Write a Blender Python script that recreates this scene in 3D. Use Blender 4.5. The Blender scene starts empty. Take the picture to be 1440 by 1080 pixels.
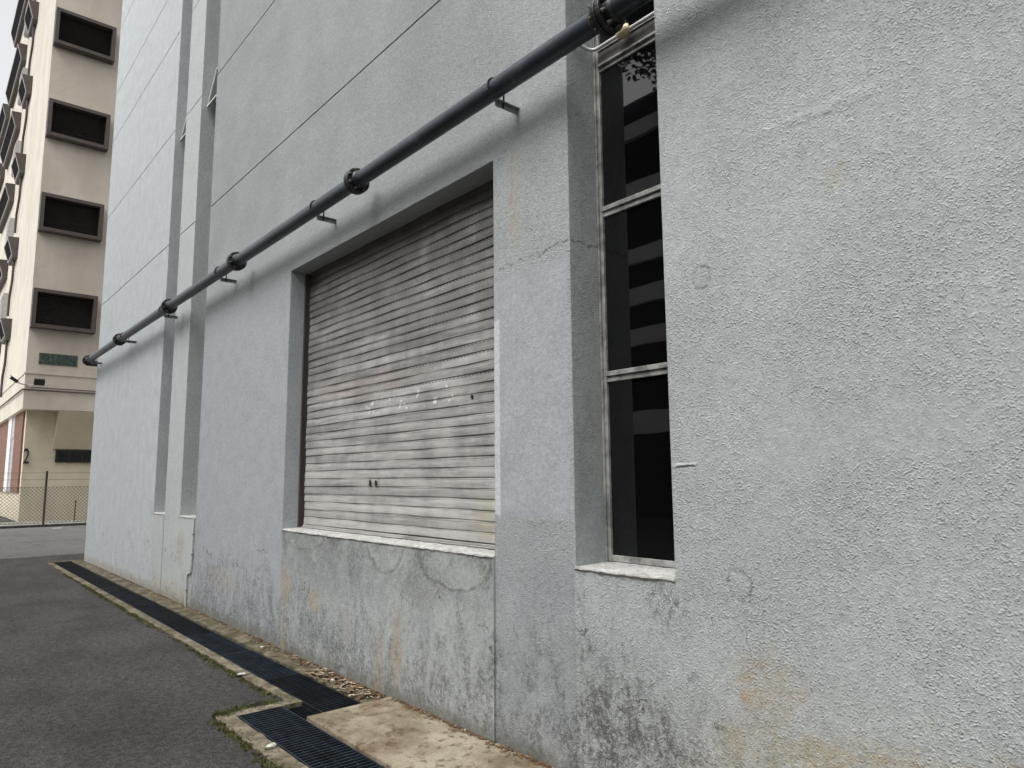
import bpy, bmesh, math, random
from mathutils import Vector, Matrix
random.seed(7)
S = bpy.context.scene
COL = S.collection
R = math.radians

# ------------------------------------------------------------------ camera
cam_d = bpy.data.cameras.new('camera')
cam = bpy.data.objects.new('camera', cam_d)
COL.objects.link(cam)
cam_d.sensor_width = 36.0
cam_d.lens = 24.75
cam_d.clip_start = 0.05
cam_d.clip_end = 2000
M3 = ((0.6483031, -0.10436842, -0.75419515),
      (0.76133699, 0.0780502, 0.64364132),
      (-0.00831075, -0.99147133, 0.13005973))
cam.matrix_world = Matrix(((M3[0][0], -M3[0][1], -M3[0][2], 0),
                           (M3[1][0], -M3[1][1], -M3[1][2], 0),
                           (M3[2][0], -M3[2][1], -M3[2][2], 1.5),
                           (0, 0, 0, 1)))
S.camera = cam

# ------------------------------------------------------------------ light
SUN_ELEV, SUN_AZ = 56.0, -84.0        # azimuth: direction the light comes from, from +X, degrees
W = bpy.data.worlds.new('World')
S.world = W
W.use_nodes = True
wn = W.node_tree
wn.nodes.clear()
sky = wn.nodes.new('ShaderNodeTexSky')
sky.sky_type = 'NISHITA'
sky.sun_disc = False
sky.sun_elevation = R(SUN_ELEV)
sky.sun_rotation = R(90 - SUN_AZ)
sky.air_density = 1.0
sky.dust_density = 4.0
hsv = wn.nodes.new('ShaderNodeHueSaturation')     # an overcast sky is nearly colourless
hsv.inputs['Saturation'].default_value = 0.07
bg = wn.nodes.new('ShaderNodeBackground')
bg.inputs['Strength'].default_value = 0.15
wo = wn.nodes.new('ShaderNodeOutputWorld')
wn.links.new(sky.outputs[0], hsv.inputs['Color'])
wn.links.new(hsv.outputs[0], bg.inputs[0])
wn.links.new(bg.outputs[0], wo.inputs[0])
sun_d = bpy.data.lights.new('sun', 'SUN')
sun_d.energy = 0.95
sun_d.angle = R(38)
sun_d.color = (1.0, 0.98, 0.95)
sun = bpy.data.objects.new('sun', sun_d)
COL.objects.link(sun)
sv = Vector((math.cos(R(SUN_ELEV)) * math.cos(R(SUN_AZ)), math.cos(R(SUN_ELEV)) * math.sin(R(SUN_AZ)), math.sin(R(SUN_ELEV))))
sun.rotation_euler = sv.to_track_quat('Z', 'Y').to_euler()
S.view_settings.view_transform = 'Standard'
S.view_settings.look = 'None'
S.view_settings.exposure = 0.80
S.view_settings.gamma = 1.0

# ------------------------------------------------------------------ node helper
class NT:
    def __init__(s, name):
        s.m = bpy.data.materials.new(name)
        s.m.use_nodes = True
        s.t = s.m.node_tree
        s.t.nodes.clear()
        s.out = s.t.nodes.new('ShaderNodeOutputMaterial')
        s.b = s.t.nodes.new('ShaderNodeBsdfPrincipled')
        s.t.links.new(s.b.outputs[0], s.out.inputs[0])
        s._pos = None
    def n(s, typ, **kw):
        nd = s.t.nodes.new(typ)
        for k, v in kw.items():
            setattr(nd, k, v)
        return nd
    def put(s, sock, v):
        if isinstance(v, bpy.types.NodeSocket):
            s.t.links.new(v, sock)
        elif isinstance(v, (tuple, list)) and len(v) == 3 and sock.type == 'RGBA':
            sock.default_value = (*v, 1)
        else:
            sock.default_value = v
    def pos(s):
        if s._pos is None:
            s._pos = s.n('ShaderNodeNewGeometry').outputs['Position']
        return s._pos
    def xyz(s):
        sp = s.n('ShaderNodeSeparateXYZ')
        s.put(sp.inputs[0], s.pos())
        return sp.outputs[0], sp.outputs[1], sp.outputs[2]
    def objco(s):
        return s.n('ShaderNodeTexCoord').outputs['Object']
    def scl(s, v, sc):
        nd = s.n('ShaderNodeMapping')
        s.put(nd.inputs[0], v)
        nd.inputs['Scale'].default_value = sc
        return nd.outputs[0]
    def op(s, o, a, b=0.0, clamp=False):
        nd = s.n('ShaderNodeMath', operation=o, use_clamp=clamp)
        s.put(nd.inputs[0], a)
        s.put(nd.inputs[1], b)
        return nd.outputs[0]
    def add(s, a, b): return s.op('ADD', a, b)
    def mul(s, a, b): return s.op('MULTIPLY', a, b)
    def mx(s, a, b): return s.op('MAXIMUM', a, b)
    def mn(s, a, b): return s.op('MINIMUM', a, b)
    def noise(s, scale=5, detail=4, rough=0.55, v=None, dist=0.0):
        nd = s.n('ShaderNodeTexNoise')
        s.put(nd.inputs['Vector'], v if v is not None else s.pos())
        nd.inputs['Scale'].default_value = scale
        nd.inputs['Detail'].default_value = detail
        nd.inputs['Roughness'].default_value = rough
        nd.inputs['Distortion'].default_value = dist
        return nd.outputs[0]
    def voro(s, scale=5, feature='F1', v=None, rnd=1.0):
        nd = s.n('ShaderNodeTexVoronoi', feature=feature)
        s.put(nd.inputs['Vector'], v if v is not None else s.pos())
        nd.inputs['Scale'].default_value = scale
        nd.inputs['Randomness'].default_value = rnd
        return nd.outputs[0]
    def ramp(s, v, a, b, lo=0.0, hi=1.0):      # smoothstep a..b -> lo..hi
        nd = s.n('ShaderNodeMapRange', interpolation_type='SMOOTHSTEP')
        s.put(nd.inputs[0], v)
        for i, x in enumerate((a, b, lo, hi)):
            nd.inputs[i + 1].default_value = x
        return nd.outputs[0]
    def mix(s, f, a, b):
        nd = s.n('ShaderNodeMix', data_type='RGBA')
        s.put(nd.inputs[0], f)
        s.put(nd.inputs[6], a)
        s.put(nd.inputs[7], b)
        return nd.outputs[2]
    def mulc(s, c, f):
        nd = s.n('ShaderNodeMix', data_type='RGBA', blend_type='MULTIPLY')
        nd.inputs[0].default_value = 1
        s.put(nd.inputs[6], c)
        s.put(nd.inputs[7], f)
        return nd.outputs[2]
    def band(s, v, a, b, soft):                 # 1 inside a..b
        return s.mul(s.ramp(v, a - soft, a + soft), s.ramp(v, b - soft, b + soft, 1.0, 0.0))
    def blob(s, u, v, cu, cv, ru, rv, edge=0.5):    # 1 inside the ellipse
        a = s.op('POWER', s.op('ABSOLUTE', s.mul(s.add(u, -cu), 1.0 / ru)), 2.0)
        b = s.op('POWER', s.op('ABSOLUTE', s.mul(s.add(v, -cv), 1.0 / rv)), 2.0)
        return s.ramp(s.add(a, b), 1.0 - edge, 1.0 + edge, 1.0, 0.0)
    def bump(s, h, strength=0.5, dist=0.01, base=None):
        nd = s.n('ShaderNodeBump')
        s.put(nd.inputs['Strength'], strength)
        nd.inputs['Distance'].default_value = dist
        s.put(nd.inputs['Height'], h)
        if base is not None:
            s.put(nd.inputs['Normal'], base)
        return nd.outputs[0]
    def done(s, color=None, rough=None, normal=None, metal=None, spec=None):
        if color is not None: s.put(s.b.inputs['Base Color'], color)
        if rough is not None: s.put(s.b.inputs['Roughness'], rough)
        if normal is not None: s.put(s.b.inputs['Normal'], normal)
        if metal is not None: s.put(s.b.inputs['Metallic'], metal)
        if spec is not None: s.put(s.b.inputs['Specular IOR Level'], spec)
        return s.m

def simple(name, col, rough=0.7, metal=0.0, var=0.25, scale=6, bump=0.15, bscale=60, spec=0.5):
    t = NT(name)
    f = t.noise(scale, 5, 0.6)
    lo = tuple(c * (1 - var) for c in col)
    hi = tuple(min(1, c * (1 + var)) for c in col)
    c = t.mix(t.ramp(f, 0.3, 0.7), lo, hi)
    nm = t.bump(t.noise(bscale, 3), bump, 0.004)
    return t.done(c, rough, nm, metal, spec)

# ------------------------------------------------------------------ materials
def wall_material():
    t = NT('painted_render')
    x, y, z = t.xyz()
    big = t.noise(0.9, 4, 0.6)
    med = t.noise(5, 5, 0.6)
    fine = t.noise(38, 4, 0.65)
    wob = t.mul(t.add(t.noise(7, 4, 0.6), -0.5), 0.25)        # wobbles the edges of the patches
    xw = t.add(x, wob)
    zw = t.add(z, wob)
    # --- paint fields
    c = t.mix(t.ramp(big, 0.3, 0.7), (0.37, 0.385, 0.385), (0.42, 0.437, 0.44))
    far = t.ramp(x, -10.64, -10.60, 1, 0)                      # end bay: paler, bluer paint, lifted further to stand for brighter light
    c = t.mix(far, c, t.mix(t.ramp(med, .3, .7), (0.50, 0.53, 0.545), (0.57, 0.595, 0.605)))
    strip = t.mx(t.band(x, -10.13, -9.42, 0.01), t.mul(t.band(x, -10.66, -8.78, 0.01), t.ramp(z, 1.05, 1.06, 1, 0)))
    c = t.mix(strip, c, t.mix(med, (0.47, 0.49, 0.485), (0.56, 0.575, 0.57)))
    hi_ = t.mul(t.ramp(x, -9.4, -8.6), t.mul(t.ramp(x, -3.3, -2.7, 1, 0), t.ramp(zw, 3.5, 4.3)))
    c = t.mix(t.mul(hi_, t.ramp(t.noise(1.6, 5, .65), .3, .7, .35, .85)), c, (0.315, 0.325, 0.325))
    lav = t.mx(t.mul(t.band(x, -8.78, -6.24, 0.02), t.ramp(zw, 2.9, 3.6, 1, 0)),
               t.mul(t.band(x, -3.24, -2.60, 0.015), t.band(z, 1.28, 2.68, 0.02)))
    c = t.mix(t.mul(lav, 0.85), c, t.mix(t.ramp(med, .35, .65), (0.375, 0.39, 0.42), (0.415, 0.43, 0.455)))
    pierlow = t.mul(t.band(x, -3.24, -2.585, 0.004), t.ramp(t.add(zw, t.mul(wob, 1.2)), .85, 1.45, 1, 0))
    c = t.mix(t.mul(pierlow, .7), c, t.mix(t.ramp(med, .3, .7), (0.30, 0.315, 0.332), (0.37, 0.385, 0.395)))
    pale = t.mul(t.band(x, -3.22, -3.17, 0.008), t.band(zw, 1.30, 2.45, 0.02))
    c = t.mix(t.mul(pale, .8), c, (0.62, 0.64, 0.65))
    right = t.ramp(x, -2.57, -2.56)
    c = t.mix(t.mul(right, 0.75), c, t.mix(t.ramp(big, .3, .7), (0.43, 0.45, 0.45), (0.48, 0.50, 0.50)))
    pk = t.mul(t.band(xw, -1.5, -0.70, 0.16), t.band(zw, 1.53, 1.77, 0.06))
    pk2 = t.mul(t.band(xw, -1.95, -0.9, 0.35), t.band(zw, 1.84, 1.97, 0.06))
    pk = t.mx(pk, t.mul(pk2, 0.7))
    c = t.mix(t.mul(pk, 0.4), c, (0.43, 0.425, 0.435))
    # --- infill under the shutter: mottled bare and overpainted render
    inf = t.mul(t.band(x, -6.25, -3.225, 0.004), t.ramp(z, 1.036, 1.04, 1, 0))
    st = t.noise(1, 7, 0.74, t.scl(t.pos(), (5, 5, 3.2)), .8)
    mott = t.ramp(t.add(t.add(t.mul(med, .45), t.mul(st, .4)), t.mul(t.noise(1.8, 4, .6), .35)), 0.48, 0.74)
    ci = t.mix(mott, (0.27, 0.277, 0.272), (0.45, 0.465, 0.46))
    lower = t.ramp(t.add(z, t.mul(t.add(med, -.5), .9)), 0.35, 0.95, 1, 0)
    ci = t.mix(t.mul(lower, 0.75), ci, t.mix(t.ramp(med, .3, .7), (0.40, 0.42, 0.425), (0.48, 0.495, 0.495)))
    c = t.mix(inf, c, ci)
    # half-round scars of newer mortar below the sill
    for cx, rx, rz in ((-5.8, .42, .13), (-4.45, .25, .20), (-3.62, .40, .23)):
        u = t.add(x, t.mul(wob, .55)); v = t.add(z, t.mul(wob, .4))
        m = t.mul(t.blob(u, v, cx, 1.03, rx, rz, .10), inf)
        ring = t.mul(t.mul(m, t.op('SUBTRACT', 1.0, t.blob(u, v, cx, 1.03, rx * .93, rz * .93, .10))), t.ramp(t.noise(13, 4, .7), .38, .60, .2, .95))
        c = t.mix(t.mul(m, .75), c, t.mix(med, (0.36, 0.375, 0.355), (0.46, 0.475, 0.45)))
        c = t.mix(ring, c, (0.16, 0.16, 0.15))
    # --- grime streaks running up from the foot
    s1 = t.noise(1, 7, 0.74, t.scl(t.pos(), (5, 5, 2.3)), 1.0)
    s2 = t.noise(1, 6, 0.76, t.scl(t.pos(), (20, 20, 10.0)), .6)
    foot = t.ramp(z, 0.05, 1.15, 1, 0)
    mold = t.mul(t.ramp(t.add(t.add(t.mul(s1, .62), t.mul(s2, .38)), t.mul(foot, .19)), 0.56, 0.74), t.ramp(z, .9, 1.25, 1, 0))
    crisp = t.add(.30, t.mul(t.ramp(t.noise(48, 6, .78), .44, .54), .85))
    mold = t.mul(mold, crisp)
    mold = t.mul(mold, t.ramp(x, -9.3, -8.6, 0.12, 1.0))
    mold = t.mul(mold, t.ramp(x, -1.95, -1.5, 1.0, 0.35))
    c = t.mix(t.mul(mold, 0.72), c, (0.13, 0.135, 0.13))
    # splash band and algae just above the footing
    sb = t.mul(t.ramp(t.add(z, t.mul(t.add(t.noise(11, 5, .75), -.5), .32)), .03, .17, 1, 0), t.ramp(x, -15, -8, .35, 1.0))
    c = t.mix(t.mul(sb, .7), c, t.mix(t.noise(24, 4, .7), (0.07, 0.068, 0.055), (0.22, 0.21, 0.16)))
    # wash of soot hanging from the shutter sill
    ws = t.mul(inf, t.mul(t.ramp(t.add(z, t.mul(t.add(st, -.5), .9)), .55, 1.0), t.ramp(t.noise(4, 5, .7), .38, .62)))
    c = t.mix(t.mul(t.mul(ws, crisp), .6), c, (0.14, 0.145, 0.14))
    # fine crazing in the old paint near the ground
    wv = t.n('ShaderNodeVectorMath', operation='ADD')
    nz = t.n('ShaderNodeTexNoise'); nz.inputs['Scale'].default_value = 7; nz.inputs['Detail'].default_value = 4
    t.put(nz.inputs['Vector'], t.pos())
    sc_ = t.n('ShaderNodeVectorMath', operation='SCALE'); t.put(sc_.inputs[0], nz.outputs['Color']); sc_.inputs['Scale'].default_value = .22
    t.put(wv.inputs[0], t.pos()); t.put(wv.inputs[1], sc_.outputs[0])
    ed = t.voro(5.0, 'DISTANCE_TO_EDGE', wv.outputs[0])
    cr = t.mul(t.ramp(ed, .006, .020, 1, 0), t.ramp(t.noise(2.6, 4, .7), .54, .62))
    cr = t.mul(cr, t.ramp(z, .7, 1.3, 1, 0))
    cr = t.mul(cr, t.ramp(x, -1.8, -1.4, 1, .3))
    c = t.mix(t.mul(cr, .85), c, (0.09, 0.09, 0.085))
    # black mould on the panel under the tall window
    bm = t.mul(t.band(xw, -2.57, -2.0, 0.12), t.ramp(zw, 0.2, 0.9, 1, 0))
    bm = t.mul(bm, t.ramp(t.add(t.mul(s1, .5), t.mul(t.noise(16, 6, .75), .5)), 0.40, 0.57))
    bm = t.mul(bm, crisp)
    c = t.mix(t.mul(bm, 0.9), c, (0.12, 0.12, 0.115))
    # speckled mould and chips
    sp = t.mul(t.ramp(t.noise(55, 3, .7), .66, .72), t.ramp(t.noise(3.0, 4, .7), .52, .64))
    sp = t.mul(sp, t.ramp(z, 0.9, 1.5, 1, 0.05))
    c = t.mix(t.mul(sp, 0.9), c, (0.08, 0.10, 0.10))
    # --- ochre and rust stains, each where the wall has it (x, z, half width, half height, strength)
    for cx, cz, rx, rz, k in ((-6.13, .58, .10, .16, .8), (-5.55, .50, .12, .10, .75), (-4.27, .36, .07, .22, .8),
                              (-4.5, .2, .07, .25, .5), (-4.95, .38, .06, .14, .4), (-6.15, .2, .04, .3, .55),
                              (-1.62, .66, .05, .03, .9), (-1.52, .70, .16, .12, .5), (-1.05, .42, .35, .16, .6),
                              (-1.5, .4, .25, .2, .45), (-0.72, .55, .1, .1, .4), (-9.35, .68, .14, .2, .6), (-9.7, .12, .9, .1, .5),
                              (-13, .04, 2.2, .10, .5), (-7.8, .45, .5, .12, .35), (-3.04, 3.2, .016, .34, .75), (-3.0, 3.1, .03, .3, .3),
                              (-1.14, 2.62, .05, .05, .35)):
        m = t.blob(t.add(x, t.mul(wob, .5)), zw, cx, cz, rx, rz, .9)
        m = t.mul(m, t.ramp(t.noise(20, 5, .7), .35, .6))
        c = t.mix(t.mul(m, k), c, t.mix(t.noise(30, 3), (0.33, 0.24, 0.13), (0.50, 0.42, 0.28)))
    och = t.mul(t.ramp(t.add(z, t.mul(t.add(s1, -.5), 1.1)), .30, .75, 1, 0), t.mul(t.ramp(x, -2.0, -1.6), t.ramp(t.noise(9, 6, .75), .40, .60)))
    c = t.mix(t.mul(och, .6), c, t.mix(t.noise(24, 4), (0.27, 0.22, 0.12), (0.47, 0.42, 0.28)))
    drk = t.mul(t.ramp(t.add(z, t.mul(t.add(s1, -.5), .9)), .22, .60, 1, 0), t.mul(t.ramp(x, -2.4, -1.9), crisp))
    c = t.mix(t.mul(drk, t.ramp(t.noise(6, 6, .75), .48, .62, 0, .65)), c, (0.16, 0.155, 0.12))
    # pale salts on the right foot
    salt = t.mul(t.mul(t.band(xw, -1.9, -0.8, .2), t.ramp(zw, .3, .55, 1, 0)), t.ramp(t.noise(26, 5, .75), .52, .6))
    c = t.mix(t.mul(salt, .7), c, (0.60, 0.60, 0.55))
    # grime under sill end of the tall window and on its jamb
    dj = t.mul(t.mul(t.band(y, 2.635, 2.83, .03), t.band(x, -2.6, -2.5, .01)), t.ramp(s1, .4, .65))
    c = t.mix(t.mul(dj, .4), c, (0.24, 0.25, 0.24))
    dr = t.mul(t.blob(xw, zw, -2.02, .92, .12, .12, .7), t.ramp(s2, .45, .6))
    c = t.mix(t.mul(dr, .7), c, (0.16, 0.16, 0.15))
    # old paint bond line across the pier
    zl = t.add(z, t.add(t.mul(t.add(t.noise(9, 4, .6), -.5), .10), t.mul(t.add(x, 2.88), -.05)))
    line = t.mul(t.band(zl, 2.735, 2.75, .006), t.band(x, -3.17, -2.55, .01))
    c = t.mix(t.mul(line, t.ramp(t.noise(30, 3), .35, .55)), c, (0.21, 0.215, 0.21))
    # ring scars on the right wall
    rings = None
    for cx, cz, r in ((-1.75, 2.36, .05), (-1.64, 1.05, .06)):
        u = t.add(x, t.mul(wob, .18)); v = t.add(z, t.mul(wob, .18))
        q = t.mul(t.blob(u, v, cx, cz, r, r * 1.1, .35), t.op('SUBTRACT', 1.0, t.blob(u, v, cx, cz, r * .78, r * .86, .4)))
        rings = q if rings is None else t.mx(rings, q)
    c = t.mix(t.mul(rings, t.mul(t.ramp(t.noise(40, 3), .4, .6), .8)), c, (0.17, 0.175, 0.175))
    c = t.mulc(c, t.mix(t.ramp(fine, .25, .75), (0.86, 0.86, 0.86), (1.08, 1.08, 1.08)))
    c = t.mulc(c, t.mix(t.ramp(t.noise(150, 3, .7), .3, .7), (0.88, 0.88, 0.88), (1.09, 1.09, 1.09)))
    # --- relief: roughcast lumps, smooth where a patch was trowelled
    wv2 = t.n('ShaderNodeVectorMath', operation='ADD')
    nz2 = t.n('ShaderNodeTexNoise'); nz2.inputs['Scale'].default_value = 40; nz2.inputs['Detail'].default_value = 2
    t.put(nz2.inputs['Vector'], t.pos())
    sc2 = t.n('ShaderNodeVectorMath', operation='SCALE'); t.put(sc2.inputs[0], nz2.outputs['Color']); sc2.inputs['Scale'].default_value = .016
    t.put(wv2.inputs[0], t.pos()); t.put(wv2.inputs[1], sc2.outputs[0])
    dome = t.ramp(t.voro(98, 'F1', wv2.outputs[0]), .10, .66, 1, 0)
    l1 = t.mul(dome, t.ramp(t.noise(50, 3, .6), .40, .58))
    l2 = t.ramp(t.noise(170, 3, .6), .42, .72)
    vary = t.ramp(t.noise(2.2, 4, .6), .3, .7, .45, 1.0)
    lump = t.mul(t.add(l1, t.mul(l2, .42)), vary)
    smooth = t.mx(t.mx(t.mul(pk, .6), t.mul(lav, .8)), t.mul(inf, .55))
    smooth = t.mx(smooth, t.ramp(x, -5.0, -2.7, .55, 0.0))
    h = t.mul(lump, t.op('SUBTRACT', 1.0, smooth))
    h = t.add(h, t.mul(t.noise(14, 4, .6), .45))
    h = t.add(h, t.mul(t.noise(4, 3, .5), 1.6))
    h = t.add(h, t.mul(rings, -.5))
    # a long trowel ridge high on the right wall and a short nick beside the window
    zr = t.add(z, t.mul(t.add(t.noise(5, 3), -.5), .06))
    ridge = t.mul(t.band(zr, 2.885, 2.925, .012), t.band(xw, -1.52, -0.98, .10))
    nick = t.mul(t.band(zr, 1.535, 1.548, .006), t.band(x, -1.93, -1.82, .02))
    h = t.add(h, t.add(t.mul(ridge, t.ramp(t.noise(12, 4, .7), .35, .65, .35, 1.2)), t.mul(nick, 2.0)))
    bev = t.n('ShaderNodeBevel', samples=2)
    bev.inputs['Radius'].default_value = 0.010
    nm = t.bump(h, 0.78, 0.0058, bev.outputs[0])
    c = t.mulc(c, (0.955, 0.967, 0.967))
    return t.done(c, 0.85, nm, 0, 0.25)

MW = wall_material()

def asphalt(name, lo, hi):
    t = NT(name)
    x, y, z = t.xyz()
    big = t.noise(0.55, 5, 0.65)
    pat = t.noise(2.2, 5, .65, t.scl(t.pos(), (.5, 1.2, 1)))
    sp = t.noise(75, 3, 0.75)
    c = t.mix(t.ramp(t.add(t.mul(big, .5), t.mul(pat, .5)), .36, .64), lo, hi)
    c = t.mulc(c, t.mix(t.ramp(sp, .28, .72), (.45, .45, .45), (1.55, 1.55, 1.55)))
    c = t.mulc(c, t.mix(t.ramp(t.noise(22, 5, .8), .34, .66), (.55, .55, .55), (1.42, 1.42, 1.42)))
    peb = t.ramp(t.noise(150, 2, .6), .70, .76)
    c = t.mix(t.mul(peb, .35), c, (.22, .21, .2))
    pit = t.mul(t.ramp(t.noise(34, 3, .6), .60, .68), .75)
    c = t.mix(pit, c, (.022, .020, .018))
    wet = t.mul(t.ramp(t.noise(1.4, 5, .7), .55, .68), .45)
    c = t.mix(wet, c, tuple(k * .6 for k in lo))
    nm = t.bump(t.add(t.noise(70, 4, .75), t.mul(t.voro(95), .5)), 1.0, .012)
    return t.done(c, .85, nm, 0, .3)

M_asph = asphalt('asphalt', (.044, .040, .038), (.076, .070, .067))
M_road = asphalt('road_asphalt', (.125, .12, .115), (.17, .162, .155))

def concrete(name, lo, hi, dirt, dk=.6, sc=4, algae=0.0):
    t = NT(name)
    x, y, z = t.xyz()
    a = t.noise(sc, 6, .65)
    b = t.noise(sc * 6, 5, .7)
    c = t.mix(t.ramp(a, .33, .66), lo, hi)
    c = t.mix(t.mul(t.ramp(b, .5, .66), dk), c, dirt)
    if algae:
        c = t.mix(t.mul(t.ramp(t.add(t.mul(t.noise(3.1, 5, .7), .6), t.mul(t.noise(17, 5, .75), .4)), .47, .60), algae), c, t.mix(b, (.035, .034, .016), (.10, .10, .045)))
    c = t.mulc(c, t.mix(t.noise(90, 3, .7), (.65, .65, .65), (1.25, 1.25, 1.25)))
    nm = t.bump(t.add(t.noise(50, 4, .65), t.mul(b, .8)), .7, .007)
    return t.done(c, .9, nm, 0, .2)

M_apron = concrete('apron_concrete', (.18, .138, .088), (.39, .345, .26), (.10, .065, .032), .8, 2.6, .25)
M_kerb = concrete('kerb_concrete', (.12, .10, .068), (.29, .25, .185), (.045, .046, .024), .95, 6, .85)
M_strip = concrete('strip_concrete', (.075, .062, .042), (.24, .205, .145), (.035, .03, .018), .85, 7, .8)
M_sill = concrete('sill_paint', (.40, .40, .38), (.56, .56, .535), (.17, .165, .145), .75, 8)
M_trough = concrete('drain_concrete', (.02, .02, .018), (.05, .05, .045), (.01, .01, .01), .6, 6)
M_pave = concrete('pavement_concrete', (.40, .40, .38), (.52, .52, .50), (.25, .25, .23), .4, 2)

def pipe_mat():
    t = NT('pipe_paint')
    a = t.noise(3, 5, .6)
    c = t.mix(t.ramp(a, .3, .7), (.017, .023, .031), (.036, .047, .060))
    d = t.ramp(t.noise(22, 5, .7), .62, .70)
    c = t.mix(t.mul(d, .8), c, (.012, .013, .015))
    e = t.ramp(t.noise(9, 6, .75), .52, .68)
    c = t.mix(t.mul(e, .5), c, (.085, .10, .115))
    ru = t.mul(t.ramp(t.noise(15, 5, .7), .66, .72), .7)
    c = t.mix(ru, c, (.075, .05, .032))
    nm = t.bump(t.noise(60, 3, .6), .25, .003)
    return t.done(c, .40, nm, 0, .5)
M_pipe = pipe_mat()
M_flange = simple('flange_paint', (.014, .015, .017), .45, 0, .4, 20, .4, 80)
M_galv = simple('galvanised_steel', (.25, .255, .25), .55, .3, .3, 25, .3, 60)
M_bolt = simple('zinc_bolt', (.10, .09, .07), .5, .4, .5, 40, .2)
M_alu = simple('weathered_aluminium', (.30, .30, .285), .55, .2, .45, 14, .25, 90)
M_alu2 = simple('dull_transom_cover', (.085, .08, .065), .6, .1, .3, 14, .25, 60)
M_cond = simple('conduit_paint', (.60, .61, .58), .5, 0, .15, 15, .1)
M_ivory = simple('ivory_plastic', (.70, .60, .38), .45, 0, .12, 30, .1)

def glass_mat():
    t = NT('dark_glass')
    nm = t.bump(t.noise(1.3, 2, .5), .03, .05)
    m = t.done((.003, .003, .0035), .015, nm, 0, .5)
    t.b.inputs['IOR'].default_value = 1.6
    return m
M_glass = glass_mat()

def shutter_mat():
    t = NT('shutter_slats')
    x, y, z = t.xyz()
    s1 = t.noise(1, 6, .7, t.scl(t.pos(), (1.1, 1, 13)))
    s2 = t.noise(1, 5, .7, t.scl(t.pos(), (4, 1, 42)))
    p = t.noise(3.2, 5, .65)
    # how dirty: cleaner near the foot
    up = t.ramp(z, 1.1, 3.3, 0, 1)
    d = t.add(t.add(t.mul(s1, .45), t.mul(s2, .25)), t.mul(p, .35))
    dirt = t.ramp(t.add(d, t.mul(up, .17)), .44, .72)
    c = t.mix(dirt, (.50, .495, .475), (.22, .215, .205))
    # every slat weathers a little differently
    idx = t.op('FLOOR', t.mul(t.add(z, -1.085), 1 / .068))
    wn_ = t.n('ShaderNodeTexWhiteNoise', noise_dimensions='1D')
    t.put(wn_.inputs['W'], idx)
    c = t.mulc(c, t.mix(wn_.outputs[0], (.80, .795, .78), (1.12, 1.12, 1.10)))
    # soot smears and a grimy top
    vg = t.mul(t.ramp(t.noise(1, 6, .72, t.scl(t.pos(), (6, 1, 1.6)), .6), .50, .72), t.ramp(z, 1.2, 3.0, .25, 1.0))
    c = t.mix(t.mul(vg, .5), c, (.13, .125, .115))
    tp = t.ramp(t.add(z, t.mul(t.add(p, -.5), 1.2)), 2.75, 3.45)  # top grime, deepened to paint in the shade under the lintel
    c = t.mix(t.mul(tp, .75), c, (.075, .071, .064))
    sm = t.mul(t.ramp(t.noise(1, 5, .7, t.scl(t.pos(), (2.2, 1, 8))), .58, .74), t.ramp(z, 2.0, 2.9))
    c = t.mix(t.mul(sm, .6), c, (.11, .105, .10))
    # reddish faded band
    red = t.mul(t.band(t.add(z, t.mul(t.add(p, -.5), .3)), 2.18, 2.32, .05), t.band(x, -6.1, -4.4, .3))
    c = t.mix(t.mul(red, .22), c, (.48, .34, .30))
    # white flecks of old paint
    fl = t.mul(t.ramp(t.noise(1, 3, .6, t.scl(t.pos(), (22, 1, 12))), .60, .64), t.mul(t.band(z, 2.0, 2.13, .015), t.band(x, -5.3, -3.75, .12)))
    c = t.mix(t.mul(fl, .85), c, (.82, .82, .80))
    # yellowed corner
    ye = t.mul(t.mul(t.band(x, -3.62, -3.2, .10), t.band(z, 1.12, 1.36, .06)), t.ramp(s2, .35, .6))
    c = t.mix(t.mul(ye, .4), c, (.60, .52, .30))
    # rust round the lock slots
    ru = t.mx(t.blob(x, z, -5.01, 1.455, .03, .05, .6), t.blob(x, z, -4.87, 1.455, .02, .05, .6))
    c = t.mix(t.mul(ru, t.ramp(t.noise(60, 4, .7), .4, .6, .1, .7)), c, (.27, .20, .09))
    # grime in the grooves and the rows of punched vents
    zz = t.op('FRACT', t.mul(t.add(z, -1.085), 1 / .068))
    gr = t.ramp(t.op('ABSOLUTE', t.add(zz, -.5)), .43, .49)
    gr2 = t.mul(t.band(zz, .755, .80, .012), .55)
    gr = t.mx(gr, gr2)
    c = t.mix(t.mul(gr, t.ramp(s1, .35, .65, .10, .72)), c, (.07, .068, .06))
    vent = t.mul(t.band(zz, .86, .95, .01), t.ramp(t.op('FRACT', t.mul(x, 1 / .042)), .52, .56))
    vent = t.mul(vent, t.mul(t.band(z, 2.15, 3.4, .01), t.ramp(t.noise(1, 2, .5, t.scl(t.pos(), (.1, 1, 4))), .40, .44)))
    c = t.mix(t.mul(vent, .9), c, (.012, .012, .012))
    nm = t.bump(t.add(t.noise(8, 4, .6), t.mul(s2, .4)), .35, .006)
    return t.done(c, .55, nm, .15, .4)
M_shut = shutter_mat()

def brick_mat():
    t = NT('red_brick')
    nd = t.n('ShaderNodeTexBrick')
    mp = t.n('ShaderNodeCombineXYZ')
    x, y, z = t.xyz()
    t.put(mp.inputs[0], t.add(x, y)); t.put(mp.inputs[1], z)
    t.put(nd.inputs['Vector'], mp.outputs[0])
    nd.inputs['Scale'].default_value = 4.5
    nd.inputs['Color1'].default_value = (.12, .05, .034, 1)
    nd.inputs['Color2'].default_value = (.20, .085, .055, 1)
    nd.inputs['Mortar'].default_value = (.17, .12, .09, 1)
    return t.done(nd.outputs[0], .85)
M_brick = brick_mat()

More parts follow.
